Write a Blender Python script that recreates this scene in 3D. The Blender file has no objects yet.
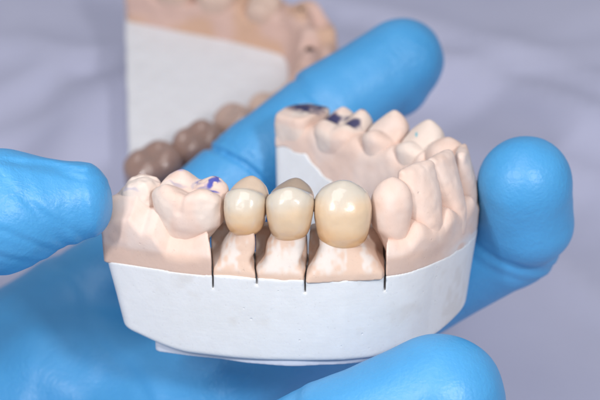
import bpy, math, random
import numpy as np
from mathutils import Matrix, Vector

S = 0.01            # everything below is worked out in centimetres; S turns it into metres
rng = np.random.default_rng(7)
C = bpy.context.scene.collection

# ------------------------------------------------------------------ camera frame
PITCH = math.radians(45)
LENS = 90.0
KPX = LENS / 36.0 * 600.0                       # focal length in photo pixels
CAM = np.array([0.0, -18.5, 26.2])
R_ = np.array([1.0, 0, 0])
F_ = np.array([0, math.cos(PITCH), -math.sin(PITCH)])
U_ = np.array([0, math.sin(PITCH), math.cos(PITCH)])
ELEV = math.radians(18.4)                       # how far the held cast is tipped towards the lens
SE, CE = math.sin(ELEV), math.cos(ELEV)
CAST_V, CAST_W = 0.25, 25.0
CAST_O = CAM + F_ * CAST_W + U_ * CAST_V
CAST_ROT = Matrix.Rotation(-(PITCH - ELEV), 4, 'X')
M_CAST = Matrix.Translation(Vector(CAST_O * S)) @ CAST_ROT


def W(px, py, w):
    """world point (cm) at depth w in front of the lens"""
    return CAM + F_ * w + R_ * ((px - 300) / KPX * w) + U_ * ((200 - py) / KPX * w)


def TBL(px, py, z):
    """world point (cm) where the sight line meets the height z above the table"""
    d = F_ + R_ * ((px - 300) / KPX) + U_ * ((200 - py) / KPX)
    return CAM + d * ((z - CAM[2]) / d[2])


def L(px, py, y):
    kv = (200 - py) / KPX
    z = (kv * (CAST_W + y * CE) - CAST_V - y * SE) / (CE + kv * SE)
    return np.array([(px - 300) / KPX * (CAST_W + y * CE - z * SE), y, z])


# ------------------------------------------------------------------ field tools
NL = rng.random((32, 32, 32)).astype(np.float32)


def noise(x, y, z):
    x, y, z = np.broadcast_arrays(x, y, z)
    xi, yi, zi = np.floor(x).astype(int), np.floor(y).astype(int), np.floor(z).astype(int)
    fx, fy, fz = x - xi, y - yi, z - zi
    fx = fx * fx * (3 - 2 * fx); fy = fy * fy * (3 - 2 * fy); fz = fz * fz * (3 - 2 * fz)
    g = lambda a, b, c: NL[(xi + a) & 31, (yi + b) & 31, (zi + c) & 31]
    return ((g(0, 0, 0) * (1 - fx) + g(1, 0, 0) * fx) * (1 - fy) + (g(0, 1, 0) * (1 - fx) + g(1, 1, 0) * fx) * fy) * (1 - fz) + \
           ((g(0, 0, 1) * (1 - fx) + g(1, 0, 1) * fx) * (1 - fy) + (g(0, 1, 1) * (1 - fx) + g(1, 1, 1) * fx) * fy) * fz


def smin(a, b, k):
    h = np.clip(0.5 + 0.5 * (b - a) / k, 0, 1)
    return b * (1 - h) + a * h - k * h * (1 - h)


def smax(a, b, k):
    return -smin(-a, -b, k)


def sstep(a, b, x):
    t = np.clip((x - a) / (b - a), 0, 1)
    return t * t * (3 - 2 * t)


def grid(lo, hi, h):
    ax = [np.arange(lo[i], hi[i] + h, h, dtype=np.float32) for i in range(3)]
    return ax[0][:, None, None], ax[1][None, :, None], ax[2][None, None, :]


def surface_nets(f, lo, h):
    f = np.ascontiguousarray(f, dtype=np.float32)
    ins = f < 0
    nx, ny, nz = f.shape
    cnt = np.zeros((nx - 1, ny - 1, nz - 1), np.int8)
    for a in (0, 1):
        for b in (0, 1):
            for c in (0, 1):
                cnt += ins[a:nx - 1 + a, b:ny - 1 + b, c:nz - 1 + c]
    act = (cnt > 0) & (cnt < 8)
    idx = np.full(act.shape, -1, np.int64)
    ci = np.argwhere(act)
    idx[act] = np.arange(len(ci))
    acc = np.zeros((len(ci), 3)); n = np.zeros(len(ci))
    corners = [(a, b, c) for a in (0, 1) for b in (0, 1) for c in (0, 1)]
    for p in corners:
        for ax in range(3):
            if p[ax]: continue
            q = list(p); q[ax] = 1
            fa = f[ci[:, 0] + p[0], ci[:, 1] + p[1], ci[:, 2] + p[2]]
            fb = f[ci[:, 0] + q[0], ci[:, 1] + q[1], ci[:, 2] + q[2]]
            m = (fa < 0) != (fb < 0)
            t = fa[m] / (fa[m] - fb[m])
            pt = np.tile(np.array(p, float), (m.sum(), 1)); pt[:, ax] += t
            acc[m] += pt; n[m] += 1
    v = (ci + acc / n[:, None]) * h + np.array(lo)
    quads = []
    for ax in range(3):
        o1, o2 = [(1, 2), (2, 0), (0, 1)][ax]
        sl = [slice(1, None)] * 3
        a = ins[tuple(slice(0, -1) if i == ax else slice(None) for i in range(3))]
        b = ins[tuple(slice(1, None) if i == ax else slice(None) for i in range(3))]
        e = np.argwhere(a != b)
        ok = (e[:, o1] > 0) & (e[:, o2] > 0) & (e[:, o1] < f.shape[o1] - 1) & (e[:, o2] < f.shape[o2] - 1)
        e = e[ok]
        fl = a[e[:, 0], e[:, 1], e[:, 2]]
        def cell(d1, d2):
            k = e.copy(); k[:, o1] -= d1; k[:, o2] -= d2
            return idx[k[:, 0], k[:, 1], k[:, 2]]
        q = np.stack([cell(1, 1), cell(0, 1), cell(0, 0), cell(1, 0)], 1)
        q[~fl] = q[~fl][:, ::-1]
        quads.append(q)
    return v, np.concatenate(quads)


def mesh_obj(name, v, q, mat, parent=None, col=None, smooth=True):
    """v in cm, in the parent's frame"""
    me = bpy.data.meshes.new(name)
    me.vertices.add(len(v)); me.vertices.foreach_set('co', (np.asarray(v) * S).ravel())
    k = q.shape[1]
    me.loops.add(len(q) * k); me.polygons.add(len(q))
    me.loops.foreach_set('vertex_index', q.ravel())
    me.polygons.foreach_set('loop_start', np.arange(0, len(q) * k, k))
    me.polygons.foreach_set('loop_total', np.full(len(q), k))
    me.update(calc_edges=True); me.validate()
    me.polygons.foreach_set('use_smooth', np.full(len(me.polygons), smooth))
    if col is not None:
        at = me.color_attributes.new('pigment', 'FLOAT_COLOR', 'POINT')
        rgba = np.ones((len(v), 4)); rgba[:, :3] = col
        at.data.foreach_set('color', rgba.ravel())
    me.materials.append(mat)
    o = bpy.data.objects.new(name, me); C.objects.link(o)
    if parent: o.parent = parent
    return o


def empty(name, M, label, cat, group=None):
    o = bpy.data.objects.new(name, None); C.objects.link(o); o.matrix_world = M
    o.empty_display_size = 0.005
    tag(o, label, cat, group)
    return o


def tag(o, label, cat, group=None):
    o['label'] = label; o['category'] = cat
    if group: o['group'] = group


# ------------------------------------------------------------------ materials
def mat_new(name):
    m = bpy.data.materials.new(name); m.use_nodes = True
    nt = m.node_tree; return m, nt, nt.nodes['Principled BSDF']


def N(nt, t, **kw):
    n = nt.nodes.new(t)
    for k, v in kw.items(): setattr(n, k, v)
    return n


def obj_noise(nt, scale, detail=4, rough=0.6):
    tc = N(nt, 'ShaderNodeTexCoord'); n = N(nt, 'ShaderNodeTexNoise')
    n.inputs['Scale'].default_value = scale; n.inputs['Detail'].default_value = detail
    n.inputs['Roughness'].default_value = rough
    nt.links.new(tc.outputs['Object'], n.inputs['Vector'])
    return n


def ramp(nt, src, a, b, c0, c1):
    r = N(nt, 'ShaderNodeValToRGB'); r.color_ramp.elements[0].position = a; r.color_ramp.elements[1].position = b
    r.color_ramp.elements[0].color = (*c0, 1); r.color_ramp.elements[1].color = (*c1, 1)
    nt.links.new(src, r.inputs[0]); return r


def bump(nt, bs, src, dist, strength=1.0, prev=None):
    b = N(nt, 'ShaderNodeBump'); b.inputs['Distance'].default_value = dist; b.inputs['Strength'].default_value = strength
    nt.links.new(src, b.inputs['Height'])
    if prev: nt.links.new(prev.outputs[0], b.inputs['Normal'])
    nt.links.new(b.outputs[0], bs.inputs['Normal']); return b


def mul(nt, a, b):
    m = N(nt, 'ShaderNodeMix', data_type='RGBA', blend_type='MULTIPLY'); m.inputs[0].default_value = 1
    nt.links.new(a, m.inputs[6]); nt.links.new(b, m.inputs[7]); return m.outputs[2]


def plaster(name, rough=0.62, sss=0.06, spec=0.35, grain=0.00006, scratch=.00002):
    m, nt, bs = mat_new(name)
    at = N(nt, 'ShaderNodeAttribute', attribute_name='pigment')
    n1 = obj_noise(nt, 350, 5); r1 = ramp(nt, n1.outputs['Fac'], .3, .7, (.96, .955, .95), (1.0, 1.0, 1.0))
    n3 = obj_noise(nt, 1800, 2, .5); r3 = ramp(nt, n3.outputs['Fac'], .25, .35, (.92, .91, .91), (1, 1, 1))
    c = mul(nt, mul(nt, at.outputs['Color'], r1.outputs[0]), r3.outputs[0])
    nt.links.new(c, bs.inputs['Base Color'])
    bs.inputs['Roughness'].default_value = rough
    bs.inputs['Specular IOR Level'].default_value = spec
    bs.inputs['Subsurface Weight'].default_value = sss
    bs.inputs['Subsurface Radius'].default_value = (1, .7, .5)
    bs.inputs['Subsurface Scale'].default_value = 0.0004
    n2 = obj_noise(nt, 900, 6, .65); b1 = bump(nt, bs, n2.outputs['Fac'], grain, .8)
    # air pores and fine trimming scratches
    tc = N(nt, 'ShaderNodeTexCoord'); vo = N(nt, 'ShaderNodeTexVoronoi'); vo.inputs['Scale'].default_value = 850
    nt.links.new(tc.outputs['Object'], vo.inputs['Vector'])
    sz = N(nt, 'ShaderNodeSeparateColor'); nt.links.new(vo.outputs['Color'], sz.inputs[0])
    th = N(nt, 'ShaderNodeMath', operation='MULTIPLY_ADD'); th.inputs[1].default_value = 1.2; th.inputs[2].default_value = -1.10
    nt.links.new(sz.outputs[0], th.inputs[0])
    df = N(nt, 'ShaderNodeMath', operation='SUBTRACT'); nt.links.new(vo.outputs['Distance'], df.inputs[0]); nt.links.new(th.outputs[0], df.inputs[1])
    pr = ramp(nt, df.outputs[0], 0.0, .12, (0, 0, 0), (1, 1, 1))
    b1 = bump(nt, bs, pr.outputs[0], .00008, .8, b1)
    mp = N(nt, 'ShaderNodeMapping'); mp.inputs['Scale'].default_value = (120, 120, 2600); mp.inputs['Rotation'].default_value = (.05, .12, 0)
    nt.links.new(tc.outputs['Object'], mp.inputs['Vector'])
    sn_ = N(nt, 'ShaderNodeTexNoise'); sn_.inputs['Scale'].default_value = 1; sn_.inputs['Detail'].default_value = 3
    nt.links.new(mp.outputs[0], sn_.inputs['Vector'])
    b1 = bump(nt, bs, sn_.outputs['Fac'], scratch, .2, b1)
    n4 = obj_noise(nt, 260, 3, .5); bump(nt, bs, n4.outputs['Fac'], grain * 2, .5, b1)
    return m


def porcelain(name, coat=1.0):
    m, nt, bs = mat_new(name)
    at = N(nt, 'ShaderNodeAttribute', attribute_name='pigment')
    n1 = obj_noise(nt, 300, 3); r1 = ramp(nt, n1.outputs['Fac'], .3, .7, (.95, .94, .93), (1, 1, 1))
    nt.links.new(mul(nt, at.outputs['Color'], r1.outputs[0]), bs.inputs['Base Color'])
    bs.inputs['Roughness'].default_value = 0.28
    bs.inputs['Subsurface Weight'].default_value = 0.35
    bs.inputs['Subsurface Radius'].default_value = (1, .75, .5)
    bs.inputs['Subsurface Scale'].default_value = 0.0012
    bs.inputs['Coat Weight'].default_value = coat; bs.inputs['Coat Roughness'].default_value = 0.035
    n2 = obj_noise(nt, 420, 3, .5); bb = bump(nt, bs, n2.outputs['Fac'], 0.00016, .6)
    nt.links.new(bb.outputs[0], bs.inputs['Coat Normal'])
    return m


def nitrile():
    m, nt, bs = mat_new('nitrile')
    n1 = obj_noise(nt, 45, 4); r1 = ramp(nt, n1.outputs['Fac'], .3, .7, GLOVE0, GLOVE1)
    nt.links.new(r1.outputs[0], bs.inputs['Base Color'])
    bs.inputs['Roughness'].default_value = 0.43
    bs.inputs['Specular IOR Level'].default_value = 0.6
    bs.inputs['Subsurface Weight'].default_value = 0.15
    bs.inputs['Subsurface Radius'].default_value = (.3, .6, 1)
    bs.inputs['Subsurface Scale'].default_value = 0.001
    bs.inputs['Sheen Weight'].default_value = 0.0
    n2 = obj_noise(nt, 1500, 3, .55); b1 = bump(nt, bs, n2.outputs['Fac'], 0.00018, .55)
    # the film crinkles into fine irregular ridges
    n5 = obj_noise(nt, 170, 3, .55); n5.inputs['Distortion'].default_value = 1.6
    sb = N(nt, 'ShaderNodeMath', operation='SUBTRACT'); sb.inputs[1].default_value = .5; nt.links.new(n5.outputs['Fac'], sb.inputs[0])
    ab = N(nt, 'ShaderNodeMath', operation='ABSOLUTE'); nt.links.new(sb.outputs[0], ab.inputs[0])
    rg = ramp(nt, ab.outputs[0], 0.0, .09, (0, 0, 0), (1, 1, 1))
    n6 = obj_noise(nt, 40, 2, .5); k6 = ramp(nt, n6.outputs['Fac'], .45, .68, (0, 0, 0), (1, 1, 1))
    rm = N(nt, 'ShaderNodeMath', operation='MULTIPLY'); nt.links.new(rg.outputs[0], rm.inputs[0]); nt.links.new(k6.outputs[0], rm.inputs[1])
    b1 = bump(nt, bs, rm.outputs[0], .00012, .6, b1)
    n3 = obj_noise(nt, 240, 3, .5); bump(nt, bs, n3.outputs['Fac'], 0.0003, .35, b1)
    return m


GLOVE0, GLOVE1 = (.052, .295, .60), (.075, .35, .685)
WHITE = np.array([.745, .75, .77]); PINK = np.array([.72, .535, .455]); TAN = np.array([.64, .45, .365])
INK = np.array([.05, .07, .38]); NAVY = np.array([.02, .024, .10])
M_PLASTER = plaster('cast_plaster')
M_BASE = plaster('base_plaster', .6, .05, .4, .00006, .00005)
M_PORC = porcelain('porcelain')
M_GLOVE = nitrile()

# ------------------------------------------------------------------ arch
class Arch:
    """a smooth line through the tooth centres; s runs along it, n is the offset to the outer side"""
    def __init__(self, pts):
        p = np.array(pts, float)
        a = p[0] - (p[1] - p[0]) / np.linalg.norm(p[1] - p[0]) * 1.6
        b = p[-1] + (p[-1] - p[-2]) / np.linalg.norm(p[-1] - p[-2]) * 1.6
        p = np.vstack([a, p, b])
        out = []
        q = np.vstack([2 * p[0] - p[1], p, 2 * p[-1] - p[-2]])
        for i in range(1, len(q) - 2):
            for t in np.linspace(0, 1, 24, endpoint=False):
                t2, t3 = t * t, t * t * t
                out.append(.5 * (2 * q[i] + (q[i + 1] - q[i - 1]) * t + (2 * q[i - 1] - 5 * q[i] + 4 * q[i + 1] - q[i + 2]) * t2
                                 + (3 * q[i] - q[i - 1] - 3 * q[i + 1] + q[i + 2]) * t3))
        out.append(p[-1]); c = np.array(out)
        for _ in range(14): c[1:-1] = .5 * c[1:-1] + .25 * (c[:-2] + c[2:])
        self.c = c
        d = np.linalg.norm(np.diff(c, axis=0), axis=1)
        self.s = np.concatenate([[0], np.cumsum(d)])
        t = np.gradient(c, axis=0); self.t = t / np.linalg.norm(t, axis=1)[:, None]
        self.r = np.stack([self.t[:, 1], -self.t[:, 0]], 1)

    def sn(self, x, y):
        """nearest segment's (s, n) for flat arrays"""
        x = np.asarray(x, float).ravel(); y = np.asarray(y, float).ravel()
        best = np.full(len(x), 1e9); S_ = np.zeros(len(x)); N_ = np.zeros(len(x))
        for i in range(len(self.c) - 1):
            a, b = self.c[i], self.c[i + 1]; ab = b - a; l2 = ab @ ab
            if l2 < 1e-10: continue
            u = np.clip(((x - a[0]) * ab[0] + (y - a[1]) * ab[1]) / l2, 0, 1)
            dx, dy = x - a[0] - u * ab[0], y - a[1] - u * ab[1]
            d = dx * dx + dy * dy; m = d < best
            best[m] = d[m]; S_[m] = self.s[i] + u[m] * math.sqrt(l2)
            l = math.sqrt(l2)
            N_[m] = (np.sqrt(d) * np.sign(dx * ab[1] - dy * ab[0]))[m]
        return S_, N_

    def s_of(self, x, y): return float(self.sn([x], [y])[0][0])

    def frame(self, s):
        p = np.array([np.interp(s, self.s, self.c[:, k]) for k in (0, 1)])
        t = np.array([np.interp(s, self.s, self.t[:, k]) for k in (0, 1)])
        return p, math.atan2(t[1], t[0])


def smooth_interp(x, xs, ys):
    """cubic curve through the profile table, without kinks"""
    xs, ys = np.array(xs, float), np.array(ys, float)
    h = np.diff(xs); dl = np.diff(ys) / h
    m = np.zeros(len(xs)); m[0], m[-1] = dl[0], dl[-1]
    for i in range(1, len(xs) - 1):
        m[i] = 0 if dl[i - 1] * dl[i] <= 0 else (h[i - 1] + h[i]) / (h[i] / dl[i - 1] + h[i - 1] / dl[i])
    x = np.clip(x, xs[0], xs[-1]); i = np.clip(np.searchsorted(xs, x) - 1, 0, len(h) - 1)
    t = (x - xs[i]) / h[i]
    return ((2 * t ** 3 - 3 * t ** 2 + 1) * ys[i] + (t ** 3 - 2 * t ** 2 + t) * h[i] * m[i] + (-2 * t ** 3 + 3 * t ** 2) * ys[i + 1] + (t ** 3 - t ** 2) * h[i] * m[i + 1])


def tooth_field(t, b, z, p):
    """t along the arch, b towards the tongue, z up; p: profile tables and cusps"""
    zz = z.ravel()
    sh = lambda k: smooth_interp(zz, p['z'], p[k]).astype(np.float32)[None, None, :]
    rt, rb = sh('rt'), sh('rb')
    ct = sh('ct') if 'ct' in p else 0.0
    cb = sh('cb') if 'cb' in p else 0.0
    e = sh('p') if isinstance(p.get('p'), list) else p.get('p', 2.5)
    t = t - p.get('shear', 0.0) * b
    q = (np.abs((t - ct) / rt) ** e + np.abs((b - cb) / rb) ** e) ** (1 / e)
    d = (q - 1) * np.minimum(rt, rb)
    zt = None
    for (tx, bx, hz, st, sb) in p['cusps']:
        c = hz - np.sqrt((st * (t - tx)) ** 2 + (sb * (b - bx)) ** 2 + .004)
        zt = c if zt is None else smax(zt, c, p.get('kc', .05))
    d = smax(d, (z - zt) * .75, p.get('k', .12))
    for (x0, y0, z0, x1, y1, z1, rr, dep) in p.get('grooves', []):
        a = np.array([x0, y0, z0]); ab = np.array([x1, y1, z1]) - a
        u = np.clip(((t - x0) * ab[0] + (b - y0) * ab[1] + (z - z0) * ab[2]) / (ab @ ab), 0, 1)
        dd = (t - x0 - u * ab[0]) ** 2 + (b - y0 - u * ab[1]) ** 2 + (z - z0 - u * ab[2]) ** 2
        d = d + dep * np.exp(-dd / rr ** 2)
    if 'ridge' in p:
        hw, b0, b1, zt_ = p['ridge']
        dr = smax(smax(np.abs(t) - hw, np.maximum(b0 - b, b - b1), .06), z - zt_, .1)
        d = smin(d, dr, .08)
    return smax(d, p['z'][0] - z, .02)


def build_tooth(name, arch, s, n0, p, mat, parent, paint, h=.022, yaw=0.0, size=.95, M=None, clip=None):
    c, ang = arch.frame(s); ang += yaw
    r = np.array([math.sin(ang), -math.cos(ang)])
    c = c + r * n0
    lo = np.array([c[0] - size, c[1] - size, p['z'][0] - .06]); hi = np.array([c[0] + size, c[1] + size, max(x[2] for x in p['cusps']) + .12])
    X, Y, Z = grid(lo, hi, h)
    t = (X - c[0]) * math.cos(ang) + (Y - c[1]) * math.sin(ang)
    b = -(X - c[0]) * math.sin(ang) + (Y - c[1]) * math.cos(ang)
    f = tooth_field(t, b, Z, p)
    if clip is not None:
        gx_, gy_ = np.broadcast_arrays(X[:, :, 0], Y[:, :, 0])
        ss, nn_ = arch.sn(gx_, gy_)
        f = smax(f, clip(ss.reshape(gx_.shape), nn_.reshape(gx_.shape)).astype(np.float32)[:, :, None], .03)
    f = f + (noise(X * 3.1 + s * 5, Y * 3.1, Z * 3.1) - .5) * p.get('lump', .02) + (noise(X * 11, Y * 11, Z * 11) - .5) * p.get('fine', .006)
    v, q = surface_nets(f, lo, h)
    tl = (v[:, 0] - c[0]) * math.cos(ang) + (v[:, 1] - c[1]) * math.sin(ang)
    bl = -(v[:, 0] - c[0]) * math.sin(ang) + (v[:, 1] - c[1]) * math.cos(ang)
    col = paint(v, tl, bl, v[:, 2])
    org = np.array([c[0], c[1], p['z'][0]])
    if parent is None:
        o = mesh_obj(name, v - org, q, mat, None, col)
        o.matrix_world = M @ Matrix.Translation(Vector(org * S))
    else:
        o = mesh_obj(name, v, q, mat, parent, col)
    return o


def spot(v, c, r, soft=.35):
    d = np.linalg.norm((v - np.array(c)) / np.array(r), axis=1)
    return 1 - sstep(1 - soft, 1 + soft, d)


def mixc(a, b, m): return a * (1 - m[:, None]) + b * m[:, None]


def pink_paint(v, t, b, z):
    m = sstep(.35, .75, .6 * noise(v[:, 0] * 1.9, v[:, 1] * 1.9, v[:, 2] * 1.9 + 9) + .4 * noise(v[:, 0] * 6, v[:, 1] * 6, v[:, 2] * 6 + 2))
    return mixc(np.tile(PINK, (len(v), 1)), np.array([.75, .615, .555]), m * .7)


# ================================================================== the held cast
TC = {  # centres of the teeth in the plane of the bite
    1: (-2.80, .72), 2: (-1.84, .36), 3: (-.90, .10), 4: (-.17, .0), 5: (.71, .0), 6: (1.50, .16), 7: (2.02, .52),
    8: (2.48, 1.10), 9: (2.80, 1.78), 10: (2.70, 2.45), 11: (2.22, 3.02), 12: (1.62, 3.58), 13: (.86, 4.24), 14: (.08, 4.86)}
arch = Arch([TC[i] for i in range(1, 15)])
TS = {i: arch.s_of(*TC[i]) for i in TC}
S0, S1 = TS[1] - .38, TS[14] + .36
cast = empty('dental_cast', M_CAST, 'pink and white plaster dental cast held up in the blue gloved fingers', 'dental cast', 'plaster dental casts')

LO, HI = np.array([-3.7, -1.0, -3.1]), np.array([3.5, 6.1, .2])
GH = .026
GX, GY, GZ = grid(LO, HI, GH)
sx, sy = np.broadcast_arrays(GX[:, :, 0], GY[:, :, 0])
s2, n2 = arch.sn(sx, sy)
s2 = s2.reshape(sx.shape).astype(np.float32)[:, :, None]; n2 = n2.reshape(sx.shape).astype(np.float32)[:, :, None]
slots = [arch.s_of(L(px, 270, -.55)[0], 0.0 if k else .15) for k, px in enumerate((221, 262, 306, 377))]
slot_c = []
for sl in slots:
    c_, an_ = arch.frame(sl)
    slot_c.append(c_[0] / 25 + math.tan(an_) + (.06 if c_[0] > 0 else -.06))
slot_z = [-1.45 - .27, -1.45 - .12, -1.45 - .25, -1.45 - .30]


def off_out(s):
    return np.interp(s, [S0, TS[2], TS[5], TS[7], TS[9], TS[11], TS[13], S1], [.66, .66, .62, .46, .42, .5, .6, .6]).astype(np.float32)


def off_in(s):
    return np.interp(s, [S0, TS[5], TS[7], TS[10], TS[12], S1], [.62, .6, .62, .55, .52, .52]).astype(np.float32)


OO, OI = off_out(s2), off_in(s2)
ZI = -1.455 + .035 * (noise(s2 * 2.3, n2 * 1.0, 3.3) - .5) + .03 * sstep(TS[6], TS[9], s2) + .05 * (noise(s2 * 9, n2 * 1.0, 7.3) - .5) * sstep(TS[6] + .2, TS[8], s2)
far = sstep(TS[11], TS[14], s2)
ZI = ZI + np.where(n2 < 0, .10 * sstep(TS[10], TS[12], s2) + sstep(TS[12] + .35, TS[14] - .1, s2) * (.62 + .5 * (noise(s2 * 4, n2 * 1.0, 1.3) - .5)), 0) * sstep(0, .3, -n2)
ZI = ZI.astype(np.float32)
ends = smax((S0 + .0) - s2, s2 - S1, .05)


def wall(z, shrink=0.0):
    out = n2 - (OO - shrink + .115 * (z + 1.3))
    inn = -n2 - (OI - shrink + .08 * (-z - .9))
    return out, inn


# --- white base
Z = GZ[:, :, (GZ.ravel() < -0.4)]
o_, i_ = wall(Z)
d = smax(o_, i_, .06)
ds = smax((S0 - .16 * (Z + 1.3)) - s2, s2 - (S1 + .1 * (Z + 1.3)), .1)
d = smax(d, ds, .22)
zb = -3.03 + .34 * sstep(S0 + 1.5, S0 - .1, s2) + .22 * sstep(TS[6] - .2, TS[10], s2)
d = smax(d, zb - Z, .10)
d = smax(d, Z - ZI, .015)
d = d + (noise(s2 * 1.4, n2 * 1.4, Z * 1.4) - .5) * .012
cut = lambda k: slots[k] + slot_c[k] * (.6 - n2)
for k, zc in enumerate(slot_z):
    sl = cut(k)
    d = np.maximum(d, -smax(smax(np.abs(s2 - sl) - .014 - .004 * noise(Z * 5, n2 * 3, 1.7 + k), zc - Z, .01), -.15 - n2, .01))
v, q = surface_nets(d, LO, GH)
m = sstep(.5, .8, noise(v[:, 0] * 1.3, v[:, 1] * 1.3, v[:, 2] * 1.3))
smudge = sstep(.58, .8, .7 * noise(v[:, 0] * 1.1 + 4, v[:, 1] * 1.1, v[:, 2] * 2.2) + .3 * noise(v[:, 0] * 7, v[:, 1] * 7, v[:, 2] * 7)) * .55
mesh_obj('base', v, q, M_BASE, cast, mixc(mixc(np.tile(WHITE, (len(v), 1)), np.array([.725, .73, .745]), m), np.array([.64, .61, .59]), smudge))

# --- thin plate under the base
Zp = np.arange(-3.24, -2.84, GH, dtype=np.float32)[None, None, :]
d = smax(smax(n2 - (OO - .33 + .12 * (noise(s2 * 1.6, 0 * s2, 2.0) - .5)), -n2 - (OI - .1), .1), smax(S0 + .75 - s2, s2 - (TS[6] + .1), .1), .15)
d = smax(d, np.abs(Zp + 3.06 - .03 * s2 / S1) - .10, .03)
v, q = surface_nets(d, np.array([LO[0], LO[1], -3.24]), GH)
mesh_obj('base_plate', v, q, M_BASE, cast, np.tile(np.array([.62, .65, .74]), (len(v), 1)))

# --- pink gum, with the stretch of the three dies left open
gaps = []
def scallop(s, side):
    """height of the gum edge: low at each tooth, high between two"""
    zlow_out = {1: -.33, 2: -.93, 3: -.9, 4: -.9, 5: -.95, 6: -.93, 7: -.84, 8: -.78, 9: -.9, 10: -.75, 11: -.7, 12: -.6, 13: -.6, 14: -.6}
    zlow_in = {i: -.65 for i in range(1, 15)}; zlow_in.update({13: -.34, 14: -.28, 12: -.38, 11: -.38, 10: -.4, 9: -.4})
    zl = zlow_out if side > 0 else zlow_in
    xs, ys = [S0 - 1], [-.6]
    for i in range(1, 15):
        xs.append(TS[i]); ys.append(zl[i])
        if i < 14:
            mid = .5 * (TS[i] + TS[i + 1]); pk = .5 * (zl[i] + zl[i + 1]) + (.20 if 6 <= i <= 10 else .13)
            g = TS[i + 1] - TS[i]
            xs += [TS[i] + .2 * g, mid - .1 * g, mid, mid + .1 * g, TS[i + 1] - .2 * g]
            ys += [zl[i] + .03, pk - .03, pk, pk - .03, zl[i + 1] + .03]
    xs.append(S1 + 1); ys.append(-.6)
    return np.interp(s, xs, ys).astype(np.float32)


Z = GZ[:, :, (GZ.ravel() > -1.62) & (GZ.ravel() < -.05)]
zlo = float(Z.min())
o_, i_ = wall(Z, .010)
bulge = .05 * np.exp(-((Z + 1.02) / .16) ** 2)
d = smax(o_ + .0 * Z, i_, .08)
top = np.where(n2 > 0, scallop(s2, 1), scallop(s2, -1))
edge = np.clip(n2 / .5, -1, 1)
d = smax(d, (Z - (top + .03 - np.where(n2 > 0, .30 * sstep(.34, .70, n2), .14 * edge ** 4))) * .8, .12)
ds = smax(S0 - .02 - s2, s2 - S1, .1)
d = smax(d, ds, .12)
d = smax(d, (ZI - .03) - Z, .01)
d = np.maximum(d, -smax(cut(0) - s2 - .015 + .0 * Z, s2 - cut(3) - .015, .01))
# flare of the saw cut beside the molar
d = smax(d, -(np.abs(s2 - cut(0)) - .015 - .05 * sstep(-1.3, -.7, Z)), .03)
d = d + ((noise(s2 * 2.1, n2 * 2.1, Z * 2.1 + 4) - .5) * .05 + (noise(s2 * 6, n2 * 6, Z * 6) - .5) * .014) * sstep(-1.35, -1.1, Z)
gl = np.array([LO[0], LO[1], zlo])
v, q = surface_nets(d, gl, GH)
sv, nv = arch.sn(v[:, 0], v[:, 1])
col = pink_paint(v, 0, 0, v[:, 2])
trim = sstep(-1.08, -1.2, v[:, 2] + .06 * (noise(v[:, 0] * 2, v[:, 1] * 2, 2.0) - .5)) * sstep(.35, .5, nv) * sstep(TS[6] + 1.2, TS[6], sv)
col = mixc(col, TAN, trim * .8)
chalk = sstep(.45, .6, noise(v[:, 0] * 3, v[:, 1] * 3, v[:, 2] * 5)) * sstep(-1.15, -1.40, v[:, 2]) * sstep(TS[7], TS[8], sv)
col = mixc(col, WHITE, chalk * .7)
mesh_obj('gum', v, q, M_PLASTER, cast, col)

# --- the three sawn dies
for k, i in enumerate((3, 4, 5)):
    a, b = slots[k] + .018, slots[k + 1] - .018
    cs = .5 * (slot_c[k] + slot_c[k + 1])
    sm, hw = .5 * (a + b) + .6 * cs, .5 * (b - a)
    neck = [.25, .29, .38][k]; zn = [-.80, -.80, -.88][k]
    dt = TS[i] - sm
    p = dict(shear=cs, z=[-1.50, -1.40, -1.2, -1.03, zn, zn + .15, zn + .4],
             rt=[hw + .16, hw + .10, hw - .05, neck + .03, neck, neck - .02, neck - .08],
             rb=[.597, .59, .50, .41, .35, .32, .22],
             ct=[0, 0, dt * .2, dt * .6, dt, dt, dt], cb=[.0] * 7, p=[22, 14, 6, 3.2, 2.4, 2.2, 2.2],
             cusps=[(dt, 0, zn + .45, .6, .6)], k=.06, lump=.03, ridge=(hw + .12, .24, .58, -.84))
    def die_paint(v, t, b, z, k=k):
        c = np.tile(np.array([.63, .46, .37]), (len(v), 1))
        m = sstep(.42, .66, .62 * noise(v[:, 0] * 4.5, v[:, 1] * 2, v[:, 2] * 2.6 + k * 3) + .38 * noise(v[:, 0] * 17, v[:, 1] * 9, v[:, 2] * 11)) * sstep(-1.42, -1.3, z) * sstep(-.78, -.9, z)
        return mixc(c, np.array([.66, .62, .60]), m * .8)
    build_tooth('die', arch, sm, 0, p, M_PLASTER, cast, die_paint, h=.02,
                clip=lambda s_, n_, k=k: np.maximum(slots[k] + slot_c[k] * (.6 - n_) + .013 - s_, s_ - slots[k + 1] - slot_c[k + 1] * (.6 - n_) + .013))


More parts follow.
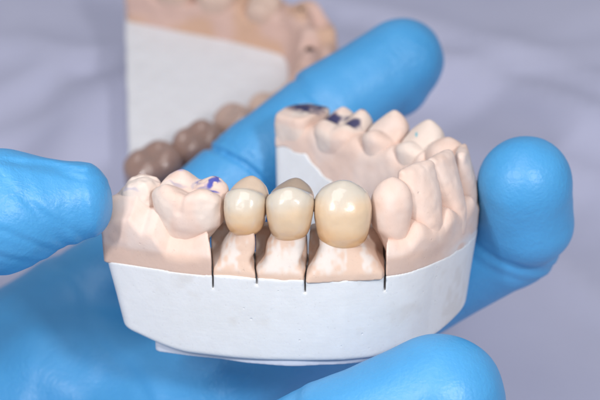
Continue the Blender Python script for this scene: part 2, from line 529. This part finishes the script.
# --- plaster teeth
def molar_paint(marks):
    def f(v, t, b, z):
        c = pink_paint(v, t, b, z)
        w = sstep(.5, .7, noise(v[:, 0] * 2.6 + 3, v[:, 1] * 2.6, v[:, 2] * 2.6))
        c = mixc(c, np.array([.75, .65, .58]), w * .6)
        fz = noise(v[:, 0] * 14, v[:, 1] * 14, v[:, 2] * 14)
        for (ct, cb, cz, rt, rb, rz, inkc, amt) in marks:
            mm = spot(np.stack([t, b, z], 1) + (noise(v[:, 0] * 9, v[:, 1] * 9, v[:, 2] * 9)[:, None] - .5) * .12, (ct, cb, cz), (rt, rb, rz), .38)
            if ct > 90:                                # a ring-shaped smear
                q_ = np.stack([t, b, z], 1) + (noise(v[:, 0] * 7, v[:, 1] * 7, v[:, 2] * 7)[:, None] - .5) * .12
                dd = np.linalg.norm((q_ - np.array([ct - 100, cb, cz])) / np.array([rt, rb, rz]), axis=1)
                mm = np.exp(-((dd - 1) / .17) ** 2) * sstep(-.35, .1, q_[:, 1] - cb + .5 * (q_[:, 0] - ct + 100))
            c = mixc(c, inkc, mm * amt * sstep(*((.28, .42) if inkc is INK else (-.6, -.2)), fz))
        return c
    return f


# the far-left stump, worn and low
p = dict(z=[-1.3, -.9, -.6, -.35, 0], rt=[.40, .41, .40, .36, .3], rb=[.46, .46, .44, .38, .3], ct=[0, 0, .02, .05, .08], p=2.6,
         cusps=[(.16, -.05, .0, .62, .45), (-.05, .2, -.08, .6, .5), (-.25, -.2, -.24, .5, .5)], kc=.1, k=.10, lump=.09, fine=.03, grooves=[(-.4, -.05, -.25, .3, .1, -.1, .06, .07)])
build_tooth('tooth', arch, TS[1] + .03, .0, p, M_PLASTER, cast, molar_paint([(.0, -.3, -.2, .2, .2, .03, np.array([.4, .38, .5]), .5)]))
# big molar with blue bite marks
p = dict(z=[-1.3, -.9, -.7, -.45, -.25, .0, .2], rt=[.2, .46, .57, .61, .62, .60, .5], ct=[-.1, -.05, 0, 0, 0, 0, 0], rb=[.36, .46, .51, .53, .51, .45, .36], p=[2.3, 2.3, 2.5, 2.8, 3, 3, 3],
         cusps=[(-.32, -.30, .02, .66, .66), (.30, -.30, .0, .66, .66), (-.30, .28, .10, .72, .70), (.29, .27, .07, .70, .70), (-.08, -.36, -.10, .8, .8), (.02, .34, -.04, .8, .8)], kc=.03, k=.09, lump=.045, fine=.012,
         grooves=[(0, -.5, -.02, -.02, -.55, -.42, .06, .06), (-.5, .0, -.05, .5, .0, -.1, .04, .08), (.0, .0, -.1, .03, .5, .1, .05, .06), (-.2, -.2, 0, -.05, 0, -.1, .035, .03), (.25, .2, 0, .08, 0, -.1, .035, .03)])
ul = [(100.20, .17, .1, .20, .17, .6, INK, .95), (.33, .10, .05, .06, .14, .3, INK, .95), (.42, -.06, 0, .08, .05, .3, INK, .9), (-.33, .28, .16, .10, .06, .3, np.array([.25, .25, .6]), .6),
      (-.28, .0, 0, .22, .04, .3, np.array([.30, .28, .40]), .55), (.25, -.02, 0, .2, .035, .3, np.array([.30, .28, .40]), .5), (.0, .12, 0, .035, .2, .3, np.array([.36, .33, .42]), .45), (.05, .28, .1, .05, .04, .3, INK, .8), (.36, .3, .1, .04, .06, .3, INK, .7)]
build_tooth('tooth', arch, TS[2], .0, p, M_PLASTER, cast, molar_paint(ul), size=.9, h=.018)['label'] = 'large plaster molar with blue bite marks'
# prepared stump next to the big crown
p = dict(z=[-1.3, -.95, -.75, -.45, -.15, .05, .15], rt=[.12, .24, .31, .345, .315, .26, .2], ct=[.1, .05, .0, 0, 0, 0, 0], rb=[.3, .32, .34, .33, .28, .22, .18], p=2.3,
         cusps=[(0, 0, .16, .35, .4)], k=.24, lump=.025)
build_tooth('tooth', arch, TS[6] + .03, .04, p, M_PLASTER, cast, pink_paint)
# incisors: edge set back towards the tongue
def incisor(w, top, cerv, back, d=.36, tilt=0.0):
    return dict(z=[cerv - .4, cerv, cerv + .3, top - .35, top - .1, top + .1], rt=[w * .62, w * .72, w * .92, w, w * .99, w * .92],
                rb=[d, d, d * .9, d * .66, d * .44, d * .3], cb=[0, 0, back * .3, back * .8, back, back], p=2.25,
                cusps=[(-w * .6, back, top - tilt, .12, .7), (0, back, top - tilt * .5, .12, .7), (w * .6, back, top, .12, .7)], k=.04, fine=.012, lump=.03)
build_tooth('tooth', arch, TS[7], .10, incisor(.44, .26, -.80, .16, tilt=.15), M_PLASTER, cast, pink_paint)
build_tooth('tooth', arch, TS[8], .10, incisor(.40, .25, -.80, .16), M_PLASTER, cast, pink_paint)
build_tooth('tooth', arch, TS[9], .13, incisor(.38, .17, -.80, .04, d=.26), M_PLASTER, cast, pink_paint)
p = dict(z=[-1.1, -.7, -.4, -.1, .15, .3], rt=[.25, .3, .37, .39, .32, .2], rb=[.3, .36, .4, .36, .26, .15], cb=[0, 0, 0, .03, .05, .05], p=2.3,
         cusps=[(0, .0, .2, .55, .6)], k=.16, lump=.03)
build_tooth('tooth', arch, TS[10], 0, p, M_PLASTER, cast, pink_paint)
for i, tb, tl in ((11, .32, .0), (12, .34, .07)):
    p = dict(z=[-1.1, -.7, -.4, -.1, .15, .4], rt=[.26, .31, .37, .39, .36, .28], rb=[.34, .4, .47, .5, .46, .36], p=2.4,
             cusps=[(0, -.26, tb, .8, 1.0), (0, .30, tl, .6, .62)], kc=.03, k=.10, lump=.03)
    mk = [(.05, .05, .0, .07, .05, .12, np.array([.1, .45, .55]), .8)] if i == 11 else []
    build_tooth('tooth', arch, TS[i], 0, p, M_PLASTER, cast, molar_paint(mk))
p = dict(z=[-1.1, -.75, -.5, -.25, 0, .25], rt=[.36, .42, .48, .5, .48, .4], rb=[.38, .46, .52, .55, .5, .4], p=2.8,
         cusps=[(-.24, -.26, .23, .9, .7), (.24, -.26, .20, .9, .7), (-.23, .26, .03, .62, .66), (.22, .26, .05, .62, .66)], kc=.04, k=.13, lump=.04)
nav = [(-.28, .10, 0, .15, .12, .5, NAVY, .95), (.24, .10, .05, .2, .17, .5, NAVY, .97), (.0, -.1, .1, .1, .1, .4, NAVY, .8), (-.25, -.3, .25, .06, .10, .2, NAVY, .8)]
build_tooth('tooth', arch, TS[13], 0, p, M_PLASTER, cast, molar_paint(nav))['label'] = 'plaster molar with smeared navy marks'
p = dict(z=[-1.1, -.75, -.5, -.25, 0, .25], rt=[.34, .38, .41, .41, .40, .38], rb=[.4, .46, .50, .52, .50, .45], p=4,
         cusps=[(-.2, -.15, .06, .1, .16), (.2, -.15, .06, .1, .16)], k=.06, lump=.03)
build_tooth('tooth', arch, TS[14] + .04, 0, p, M_PLASTER, cast, molar_paint([(0, -.16, 0.06, .5, .38, .12, NAVY, .98)]))['label'] = 'flat-topped end tooth inked navy on top'

# ================================================================== ceramic crowns on the dies
def crown_paint(zlo, zhi, tongue=None):
    cz = np.array([.74, .42, .185]); cm = np.array([.71, .53, .36]); ci = np.array([.61, .545, .465])
    def f(v, t, b, z):
        u = (z - zlo) / (zhi - zlo) + (noise(v[:, 0] * 3, v[:, 1] * 3, v[:, 2] * 3) - .5) * .34
        c = mixc(np.tile(cz, (len(v), 1)), cm, sstep(-.05, .36, u)); c = mixc(c, ci, sstep(.45, .85, u))
        if tongue is not None:  # tongue-side cusp darkened: its unlit look is painted into the pigment
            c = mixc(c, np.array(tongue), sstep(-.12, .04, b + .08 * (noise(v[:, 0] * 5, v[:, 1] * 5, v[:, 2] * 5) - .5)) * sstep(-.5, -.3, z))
        return c
    return f


GC = 'ceramic crowns on the held cast'
p = dict(z=[-.84, -.76, -.6, -.4, -.2, .0, .15], rt=[.22, .285, .335, .365, .37, .345, .29], rb=[.28, .37, .43, .45, .42, .36, .30], cb=[0, -.01, -.02, -.01, .02, .05, .06], p=2.4,
         cusps=[(.0, -.27, .06, .38, .60), (.05, .26, .125, .66, .7)], kc=.05, k=.16, lump=.016)
cr = build_tooth('ceramic_crown', arch, TS[3], .02, p, M_PORC, None, crown_paint(-.84, .05, (.57, .44, .34)), h=.018, M=M_CAST)
tag(cr, 'smallest glossy cream premolar crown, next to the plaster molar with blue marks', 'dental crown', GC)
p = dict(z=[-.90, -.80, -.62, -.38, -.14, .02, .15], rt=[.24, .315, .37, .405, .415, .38, .29], rb=[.30, .38, .44, .47, .44, .37, .30], cb=[0, -.01, -.02, -.01, .02, .05, .06], p=2.4,
         cusps=[(.02, -.28, .12, .52, .60), (.09, .26, .115, .66, .7)], kc=.05, k=.15, lump=.016)
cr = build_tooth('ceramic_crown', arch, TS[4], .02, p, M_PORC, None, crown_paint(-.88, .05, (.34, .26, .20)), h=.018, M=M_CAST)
tag(cr, 'glossy cream premolar crown with its back cusp painted dark as if unlit, between two other ceramic crowns', 'dental crown', GC)
p = dict(z=[-1.03, -.92, -.70, -.42, -.14, .05, .2], rt=[.28, .39, .455, .485, .47, .40, .28], rb=[.30, .38, .43, .43, .37, .29, .20], cb=[0, -.01, -.02, -.01, .02, .05, .08], p=2.25,
         cusps=[(0, -.05, .17, .42, .42)], k=.26, lump=.012)
cr = build_tooth('ceramic_crown', arch, TS[5] - .0, .05, p, M_PORC, None, crown_paint(-.98, .16), h=.018, M=M_CAST)
tag(cr, 'largest glossy cream crown, egg-shaped, beside the bare plaster stump', 'dental crown', GC)

# ================================================================== gloved hands (camera-aligned working frame: right, up, depth)
def chain_field(lo, hi, h, parts, wr):
    ax = [np.arange(lo[i], hi[i] + h, h, dtype=np.float32) for i in range(3)]
    f = np.full([len(a) for a in ax], 3.0, np.float32)
    for (a, b, ra, rb_, k, sq) in parts:
        a, b = np.array(a, float), np.array(b, float)
        m = max(ra, rb_) + .9
        bl, bh = np.minimum(a, b) - m, np.maximum(a, b) + m
        sl = tuple(slice(max(0, int((bl[i] - lo[i]) / h)), max(0, min(len(ax[i]), int((bh[i] - lo[i]) / h) + 1))) for i in range(3))
        if any(s.stop <= s.start for s in sl): continue
        X, Y, Z = ax[0][sl[0]][:, None, None], ax[1][sl[1]][None, :, None], ax[2][sl[2]][None, None, :]
        ab = b - a; l2 = ab @ ab + 1e-9
        u = np.clip(((X - a[0]) * ab[0] + (Y - a[1]) * ab[1] + (Z - a[2]) * ab[2]) / l2, 0, 1)
        dx, dy, dz = X - a[0] - u * ab[0], Y - a[1] - u * ab[1], Z - a[2] - u * ab[2]
        d = np.sqrt(dx * dx + dy * dy + dz * dz) - (ra + (rb_ - ra) * u)
        f[sl] = smin(f[sl], d.astype(np.float32), k)
    X, Y, Z = ax[0][:, None, None], ax[1][None, :, None], ax[2][None, None, :]
    near = np.abs(f) < .35
    ii = np.argwhere(near)
    x, y, z = ax[0][ii[:, 0]], ax[1][ii[:, 1]], ax[2][ii[:, 2]]
    f[near] += wr(x, y, z).astype(np.float32)
    return f


def cuv(px, py, w): return ((px - 300) / KPX * w, (200 - py) / KPX * w, w)


def cam_to_world(v):
    return CAM + v[:, :1] * R_ + v[:, 1:2] * U_ + v[:, 2:3] * F_


def crease(x, y, z, p0, axis, depth, width, side=None):
    """one glove fold across a finger: a soft groove in the plane through p0"""
    ax = np.array(axis, float); ax /= np.linalg.norm(ax)
    p0 = np.array(p0)
    dx, dy, dz = x - p0[0], y - p0[1], z - p0[2]
    t = dx * ax[0] + dy * ax[1] + dz * ax[2]
    t = t + .12 * (noise(x * 1.7, y * 1.7, z * 1.7) - .5)
    r2 = dx * dx + dy * dy + dz * dz
    return depth * (np.exp(-(t / width) ** 2) - .45 * np.exp(-((t - 1.6 * width) / width) ** 2)) * np.exp(-(r2 / 1.6) ** 2)


# ---- hand that carries the cast
A0, A1, A2, A3 = cuv(150, 262, 31.6), cuv(262, 163, 31.5), cuv(330, 108, 32.0), cuv(402, 60, 32.4)
B0, B1, B2, B3 = cuv(235, 372, 29.8), cuv(388, 312, 29.9), cuv(514, 240, 28.2), cuv(526, 182, 26.8)
T0, T1, T2, T3 = cuv(60, 560, 27.2), cuv(215, 500, 25.6), cuv(335, 444, 24.8), cuv(438, 402, 24.7)
R0, R1, R2, R3 = cuv(130, 300, 32.0), cuv(250, 262, 32.6), cuv(330, 255, 32.6), cuv(380, 268, 32.2)
Q0, Q1, Q2, Q3 = cuv(100, 330, 32.0), cuv(200, 315, 32.6), cuv(265, 312, 32.7), cuv(310, 320, 32.4)
WR = cuv(-190, 500, 30.5); WR2 = cuv(-420, 640, 30.5)
parts = [
    (WR2, WR, 2.3, 2.1, .5, 0), (WR, A0, 1.75, 1.15, .6, 0), (WR, B0, 1.7, 1.15, .8, 0), (WR, T0, 1.8, 1.5, .8, 0), (WR, Q0, 1.6, 1.0, .6, 0), (WR, R0, 1.6, 1.05, .6, 0),
    (cuv(60, 380, 30.2), cuv(170, 400, 29.6), 1.35, 1.2, .8, 0), (T0, B0, 1.3, 1.0, .9, 0),
    (A0, A1, 1.06, .98, .25, 0), (A1, A2, .98, .96, .12, 0), (A2, A3, .97, .91, .1, 0), (cuv(398, 63, 32.4), cuv(392, 80, 32.5), .90, .84, .06, 0),
    (B0, B1, 1.0, .9, .25, 0), (B1, B2, .9, .83, .2, 0), (B2, B3, .82, .80, .2, 0), (cuv(531, 222, 27.3), cuv(524, 181, 26.8), .78, .80, .15, 0),
    (T0, T1, 1.3, 1.12, .4, 0), (T1, T2, 1.12, 1.04, .2, 0), (T2, T3, 1.04, 1.12, .2, 0),
    (R0, R1, .95, .88, .2, 0), (R1, R2, .88, .85, .12, 0), (R2, R3, .85, .8, .12, 0),
    (Q0, Q1, .85, .78, .2, 0), (Q1, Q2, .78, .74, .12, 0), (Q2, Q3, .74, .7, .12, 0)]
sub = lambda a, b: np.array(b) - np.array(a)


def wr_hold(x, y, z):
    d = .05 * (noise(x * .9, y * .9, z * .9) - .5) + .022 * (noise(x * 3, y * 3, z * 3) - .5)
    dA = sub(A1, A3)
    d += crease(x, y, z, cuv(300, 80, 31.4), dA + np.array([1.2, .3, 0]), .045, .07)
    d += crease(x, y, z, cuv(316, 92, 31.2), dA + np.array([1.5, 1.4, 0]), .025, .12)
    d += crease(x, y, z, cuv(232, 158, 30.8), dA + np.array([1.2, 3.2, 0]), .13, .07)
    d += crease(x, y, z, cuv(252, 164, 31.0), dA + np.array([1.0, 3.0, 0]), .05, .08)
    for (px, py, dp, wd) in ((530, 272, .04, .08), (512, 284, .025, .08)):
        d += crease(x, y, z, cuv(px, py, 27.4), sub(B1, B2) * .3 + np.array([0, 1.2, -.3]), dp, wd)
    d += crease(x, y, z, cuv(300, 430, 24.0), sub(T1, T3), .03, .12)
    # stretch folds on the palm
    t = x * .8 + y * .9 + .5 * noise(x, y, z)
    d += .06 * np.sin(t * 4) * np.exp(-((x + 3.0) ** 2 + (y + 2.4) ** 2) / 5.0) + .05 * np.exp(-((x * .8 + y * .6 + 4.3 + .6 * noise(x * .8, y * .8, z)) / .14) ** 2) * sstep(-.5, -1.5, x)
    return d


hlo, hhi = np.array([-13.5, -9.5, 23.4]), np.array([5.6, 4.4, 34.6])
hh = .07
f = chain_field(hlo, hhi, hh, parts, wr_hold)
v, q = surface_nets(f, hlo, hh)
q = q[:, ::-1]                                    # right-up-depth is left-handed
w_ = cam_to_world(v)
base_pt = CAM + np.array(WR)[0] * R_ + np.array(WR)[1] * U_ + np.array(WR)[2] * F_
hand = mesh_obj('gloved_hand', w_ - base_pt, q, M_GLOVE)
hand.location = Vector(base_pt * S)
tag(hand, 'blue nitrile gloved hand cradling the plaster cast from below, thumb in front', 'hand', 'blue gloved hands')

# ---- the other hand, one finger reaching in
E0, E1, E2, E3 = cuv(-330, 250, 24.2), cuv(-150, 205, 24.6), cuv(0, 211, 24.9), cuv(78, 201, 25.05)
K = cuv(-560, 330, 24.5)
parts = [(K, E0, 2.0, 1.3, .5, 0), (E0, E1, 1.2, 1.08, .2, 0), (E1, E2, 1.08, 1.03, .2, 0), (E2, E3, 1.03, .66, .15, 0),
         (E3, cuv(86, 204, 25.05), .66, .55, .1, 0),
         (K, cuv(-760, 420, 25), 2.2, 2.2, .5, 0)]
for j in range(3):                                # the other fingers, folded back towards their palm
    k0 = cuv(-400 - 12 * j, 330 + 50 * j, 25.2 + .6 * j); k1 = cuv(-270 - 25 * j, 345 + 42 * j, 26.4 + .6 * j); k2 = cuv(-330 - 20 * j, 400 + 40 * j, 27.2 + .4 * j)
    parts += [(K, k0, 1.7, 1.0, .4, 0), (k0, k1, .95, .85, .1, 0), (k1, k2, .85, .72, .1, 0)]
parts += [(K, cuv(-400, 190, 23.2), 1.8, 1.1, .4, 0), (cuv(-400, 190, 23.2), cuv(-270, 120, 23.2), 1.1, .9, .15, 0)]


def wr_point(x, y, z):
    d = .06 * (noise(x * 1.1 + 3, y * 1.1, z * 1.1) - .5) + .02 * (noise(x * 3.5, y * 3.5, z * 3.5) - .5)
    lx = x + 5.0
    # long slack folds running down the finger
    yy = y + .10 * lx * .5 + .25 * noise(x * .7, y * .7, z * .7)
    d += .022 * np.sin(yy * 8) * sstep(.1, .8, y) * sstep(-2.4, -3.6, x)
    d += .005 * np.sin((x + .8 * y) * 8 + 4 * noise(x * 1.2, y * 1.2, z)) * sstep(-.15, -.75, y) * sstep(-3.1, -3.5, x) * sstep(-4.9, -4.3, x)
    d += crease(x, y, z, cuv(12, 160, 24.3), (.25, 1, 0), .03, .08)
    d += crease(x, y, z, cuv(60, 240, 24.6), (.9, .5, 0), .03, .10)
    for (px, py, a_, dp, wd) in ((40, 166, (.12, 1, 0), .045, .045), (70, 176, (.2, 1, 0), .03, .04), (30, 200, (.75, .9, 0), .025, .06), (62, 225, (1, -.25, 0), .018, .09),
                              (20, 262, (.3, 1, 0), .04, .05), (45, 250, (.5, 1, 0), .035, .05), (84, 236, (1, .1, 0), .025, .06)):
        d += crease(x, y, z, cuv(px, py, 24.2), a_, dp * .62, wd * 1.1)
    # pad pressed flat against the end of the cast
    return d


hlo, hhi = np.array([-12.5, -6.5, 21.2]), np.array([-2.6, 3.4, 29.5])
hh = .045
f = chain_field(hlo, hhi, hh, parts, wr_point)
ax0 = (np.arange(hlo[0], hhi[0] + hh, hh, dtype=np.float32))[:, None, None]
f = smax(f, np.broadcast_to(ax0 - cuv(121, 200, 25.05)[0], f.shape), .50)
v, q = surface_nets(f, hlo, hh); q = q[:, ::-1]
w_ = cam_to_world(v)
bp = CAM + np.array(K)[0] * R_ + np.array(K)[1] * U_ + np.array(K)[2] * F_
hand2 = mesh_obj('gloved_hand', w_ - bp, q, M_GLOVE); hand2.location = Vector(bp * S)
tag(hand2, 'blue nitrile gloved hand touching the end of the cast with one fingertip', 'hand', 'blue gloved hands')

# ================================================================== second cast lying on the table
def wp(px, py, z): return TBL(px, py, z)[:2]
bz = dict(floor=1.35, gum=1.95, top=2.95)
bnear = [wp(105, 190, 2.5), wp(152, 163, 2.5), wp(197, 142, 2.5), wp(234, 118, 2.5), wp(264, 98, 2.45)]
bfront = [wp(298, 76, 2.45), wp(311, 44, 2.45), wp(300, 14, 2.45)]
bfar = [wp(262, 1, 2.45), wp(215, -9, 2.45), wp(172, -17, 2.45), wp(125, -26, 2.45)]
bo = np.mean(np.array(bnear + bfar), axis=0)
barch = Arch([p - bo for p in bnear + bfront + bfar])
BS = [barch.s_of(*(p - bo)) for p in bnear + bfront + bfar]
bs0, bs1 = BS[0] + .42, BS[-1] + .02
M_B = Matrix.Translation(Vector((bo[0] * S, bo[1] * S, 0)))
bcast = empty('dental_cast', M_B, 'blurred white and pink plaster cast with brownish crowns lying on the lilac cloth', 'dental cast', 'plaster dental casts')
blo = np.array([barch.c[:, 0].min() - .3, barch.c[:, 1].min() - 1.0, -.02]); bhi = np.array([barch.c[:, 0].max() + 1.2, barch.c[:, 1].max() + 1.2, 2.6])
bh = .05
BX, BY, BZ = grid(blo, bhi, bh)
qx, qy = np.broadcast_arrays(BX[:, :, 0], BY[:, :, 0])
s3, n3 = barch.sn(qx, qy)
s3 = s3.reshape(qx.shape).astype(np.float32)[:, :, None]; n3 = n3.reshape(qx.shape).astype(np.float32)[:, :, None]
xa, xb = wp(125, 20, bz['floor']) - bo, wp(128, 150, bz['floor']) - bo
XL = (xa[0] + (BY - xa[1]) / (xb[1] - xa[1]) * (xb[0] - xa[0]))
ztk = .03 * (noise(s3 * 3, n3 * 3, BZ * 3) - .5)
d = smax(n3 - .62 - .05 * BZ, XL - BX, .08)
d = smax(d, BZ - bz['floor'], .06); d = smax(d, .02 - BZ, .03) + ztk
v, q = surface_nets(d, blo, bh)
mesh_obj('base', v, q, M_BASE, bcast, np.tile(np.array([.76, .75, .78]), (len(v), 1)))
gt = bz['gum'] + .2 + .1 * np.cos(s3 * 2 * math.pi / .85) + (.25 + .5 * (noise(s3 * 2.5, n3 * 2.5, 6.0) - .5)) * sstep(BS[4], BS[5], s3) * sstep(BS[8], BS[7], s3)
d = smax(n3 - .66, -n3 - .55 + .35 * (BZ - 1.4), .15)
d = smax(d, XL + .03 - BX, .1)
d = smax(d, BZ - gt, .2); d = smax(d, (bz['floor'] - .25) - BZ, .02) + ztk * 2
v, q = surface_nets(d, blo, bh)
bp_ = np.array([.69, .47, .40])
mcol = sstep(.4, .7, noise(v[:, 0] * 1.5, v[:, 1] * 1.5, v[:, 2] * 1.5))
mesh_obj('gum', v, q, M_PLASTER, bcast, mixc(np.tile(bp_, (len(v), 1)), np.array([.66, .42, .30]), mcol))


def bpaint(v, t, b, z):
    return mixc(np.tile(np.array([.70, .51, .42]), (len(v), 1)), np.array([.56, .38, .29]), sstep(2.1, 1.7, z))


ptooth = lambda w, hgt, m: dict(z=[1.4, 1.8, 2.1, 2.35, 2.6, 2.8], rt=[w * .7, w * .85, w, w, w * .9, w * .7], rb=[.36, .42, .46, .46, .4, .3], p=2.5,
                               cusps=([(-w * .4, -.2, hgt, .6, .6), (w * .4, -.2, hgt, .6, .6), (-w * .4, .22, hgt, .6, .6), (w * .4, .22, hgt, .6, .6)] if m else
                                      [(0, -.2, hgt, .6, .6), (0, .2, hgt - .1, .6, .6)]), kc=.05, k=.15, lump=.04)
for i, w, m in ((4, .40, 0), (8, .46, 0), (9, .56, 1), (10, .58, 1)):
    build_tooth('tooth', barch, BS[i], .1, ptooth(w, bz['top'] - .3, m), M_PLASTER, bcast, bpaint, h=.035)


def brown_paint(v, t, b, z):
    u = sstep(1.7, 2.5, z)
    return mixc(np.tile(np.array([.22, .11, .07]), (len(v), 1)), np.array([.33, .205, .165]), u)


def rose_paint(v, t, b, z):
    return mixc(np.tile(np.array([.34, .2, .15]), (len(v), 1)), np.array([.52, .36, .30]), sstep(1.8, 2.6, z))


GB = 'brownish crowns on the cast behind'
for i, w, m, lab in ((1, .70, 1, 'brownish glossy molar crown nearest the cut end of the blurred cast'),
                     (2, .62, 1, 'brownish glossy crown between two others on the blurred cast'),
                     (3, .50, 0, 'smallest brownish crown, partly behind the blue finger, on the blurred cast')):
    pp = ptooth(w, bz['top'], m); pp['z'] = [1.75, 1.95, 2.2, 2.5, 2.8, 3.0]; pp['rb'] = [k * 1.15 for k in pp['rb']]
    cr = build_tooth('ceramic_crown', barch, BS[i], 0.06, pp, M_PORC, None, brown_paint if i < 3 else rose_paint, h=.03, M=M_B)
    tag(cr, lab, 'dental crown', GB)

# ================================================================== lilac cloth
nx = ny = 260
gx = np.linspace(-45, 45, nx); gy = np.linspace(-30, 70, ny)
X, Y = np.meshgrid(gx, gy, indexing='ij')
zc = 1.1 * (noise(X * .16 + .4 * Y * .16, Y * .16, 0 * X) - .5) + .16 * (noise(X * .5, Y * .5, 0 * X + 5) - .5)


def fold(a, b, hgt, wid):
    a, b = TBL(*a, 0)[:2], TBL(*b, 0)[:2]
    d = (b - a) / np.linalg.norm(b - a); nrm = np.array([-d[1], d[0]])
    t = (X - a[0]) * nrm[0] + (Y - a[1]) * nrm[1] + .5 * (noise(X * .3, Y * .3, 0 * X + 2) - .5)
    return hgt * np.exp(-np.abs(t) / wid) - hgt * .4 * np.exp(-((t + wid) / wid) ** 2)


zc += fold((440, 48), (600, 100), .6, .8) + fold((450, 150), (600, 262), .35, .6) + fold((480, 40), (600, 0), .15, .8) + fold((0, 60), (120, 20), .3, .7) + fold((455, 20), (600, 62), .35, .5) + fold((470, 120), (600, 150), .3, .6) + fold((0, 110), (118, 95), .3, .6) + fold((20, 0), (90, 145), .25, .5) + fold((0, 20), (120, 120), .12, .8)
r = np.hypot(X - bo[0], Y - bo[1])
zc = (zc - zc.max()) * 1.0 * sstep(3.0, 5.5, r) - .03
v = np.stack([X, Y, zc], -1).reshape(-1, 3)
ii = np.arange(nx * ny).reshape(nx, ny)
q = np.stack([ii[:-1, :-1], ii[1:, :-1], ii[1:, 1:], ii[:-1, 1:]], -1).reshape(-1, 4)
mc, nt, bs = mat_new('lilac_cloth')
n1 = obj_noise(nt, 14, 4); r1 = ramp(nt, n1.outputs['Fac'], .3, .7, (.475, .48, .64), (.54, .54, .69))
nt.links.new(r1.outputs[0], bs.inputs['Base Color']); bs.inputs['Roughness'].default_value = .75
nn = obj_noise(nt, 900, 3); b1 = bump(nt, bs, nn.outputs['Fac'], .0002, .6)
sub_ = mesh_obj('table_cloth', v, q, mc); sub_['kind'] = 'structure'
tb = sub_.modifiers.new('thickness', 'SOLIDIFY'); tb.thickness = .0008; tb.offset = -1

# ================================================================== lamps
def area(name, px, py, w, size, watts, target, size_y=None, col=(1, 1, 1)):
    d = bpy.data.lights.new(name, 'AREA'); d.energy = watts; d.size = size; d.color = col
    if size_y: d.shape = 'RECTANGLE'; d.size_y = size_y
    o = bpy.data.objects.new(name, d); C.objects.link(o)
    p = W(px, py, w) * S; o.location = Vector(p)
    o.rotation_euler = (Vector(np.array(target) * S) - Vector(p)).to_track_quat('-Z', 'Y').to_euler()
    return o


mid = CAST_O
def cam_lamp(name, u, v_, w, size, watts, size_y=None, col=(1, 1, 1)):
    p = CAM + R_ * u + U_ * v_ + F_ * w
    d = bpy.data.lights.new(name, 'AREA'); d.energy = watts; d.size = size; d.color = col
    if size_y: d.shape = 'RECTANGLE'; d.size_y = size_y
    o = bpy.data.objects.new(name, d); C.objects.link(o); o.location = Vector(p * S)
    o.rotation_euler = (Vector(mid * S) - Vector(p * S)).to_track_quat('-Z', 'Y').to_euler()
    return o


cam_lamp('flash_lamp', 10, 5.0, 1.5, .030, .40, .038)
cam_lamp('strip_lamp', -13, 6.5, 2.5, .013, .38, .07)
cam_lamp('softbox_lamp', -5, 21, 6, .24, .30, .18)

w = bpy.data.worlds.new('World'); bpy.context.scene.world = w; w.use_nodes = True
bg = w.node_tree.nodes['Background']; bg.inputs[0].default_value = (.88, .92, 1.0, 1); bg.inputs[1].default_value = .38

# ================================================================== camera
cd = bpy.data.cameras.new('camera'); co = bpy.data.objects.new('camera', cd); C.objects.link(co)
cd.lens = LENS; cd.sensor_width = 36; cd.clip_start = .01; cd.clip_end = 10
co.location = Vector(CAM * S); co.rotation_euler = (math.pi / 2 - PITCH, 0, 0)
cd.dof.use_dof = True; cd.dof.focus_distance = 24.7 * S
cd.dof.aperture_fstop = (LENS / 1000) / (.42 * S)
sc = bpy.context.scene; sc.camera = co
sc.view_settings.view_transform = 'Standard'; sc.view_settings.look = 'None'
sc.view_settings.exposure = 0.0; sc.view_settings.gamma = 1
sc.cycles.use_denoising = True
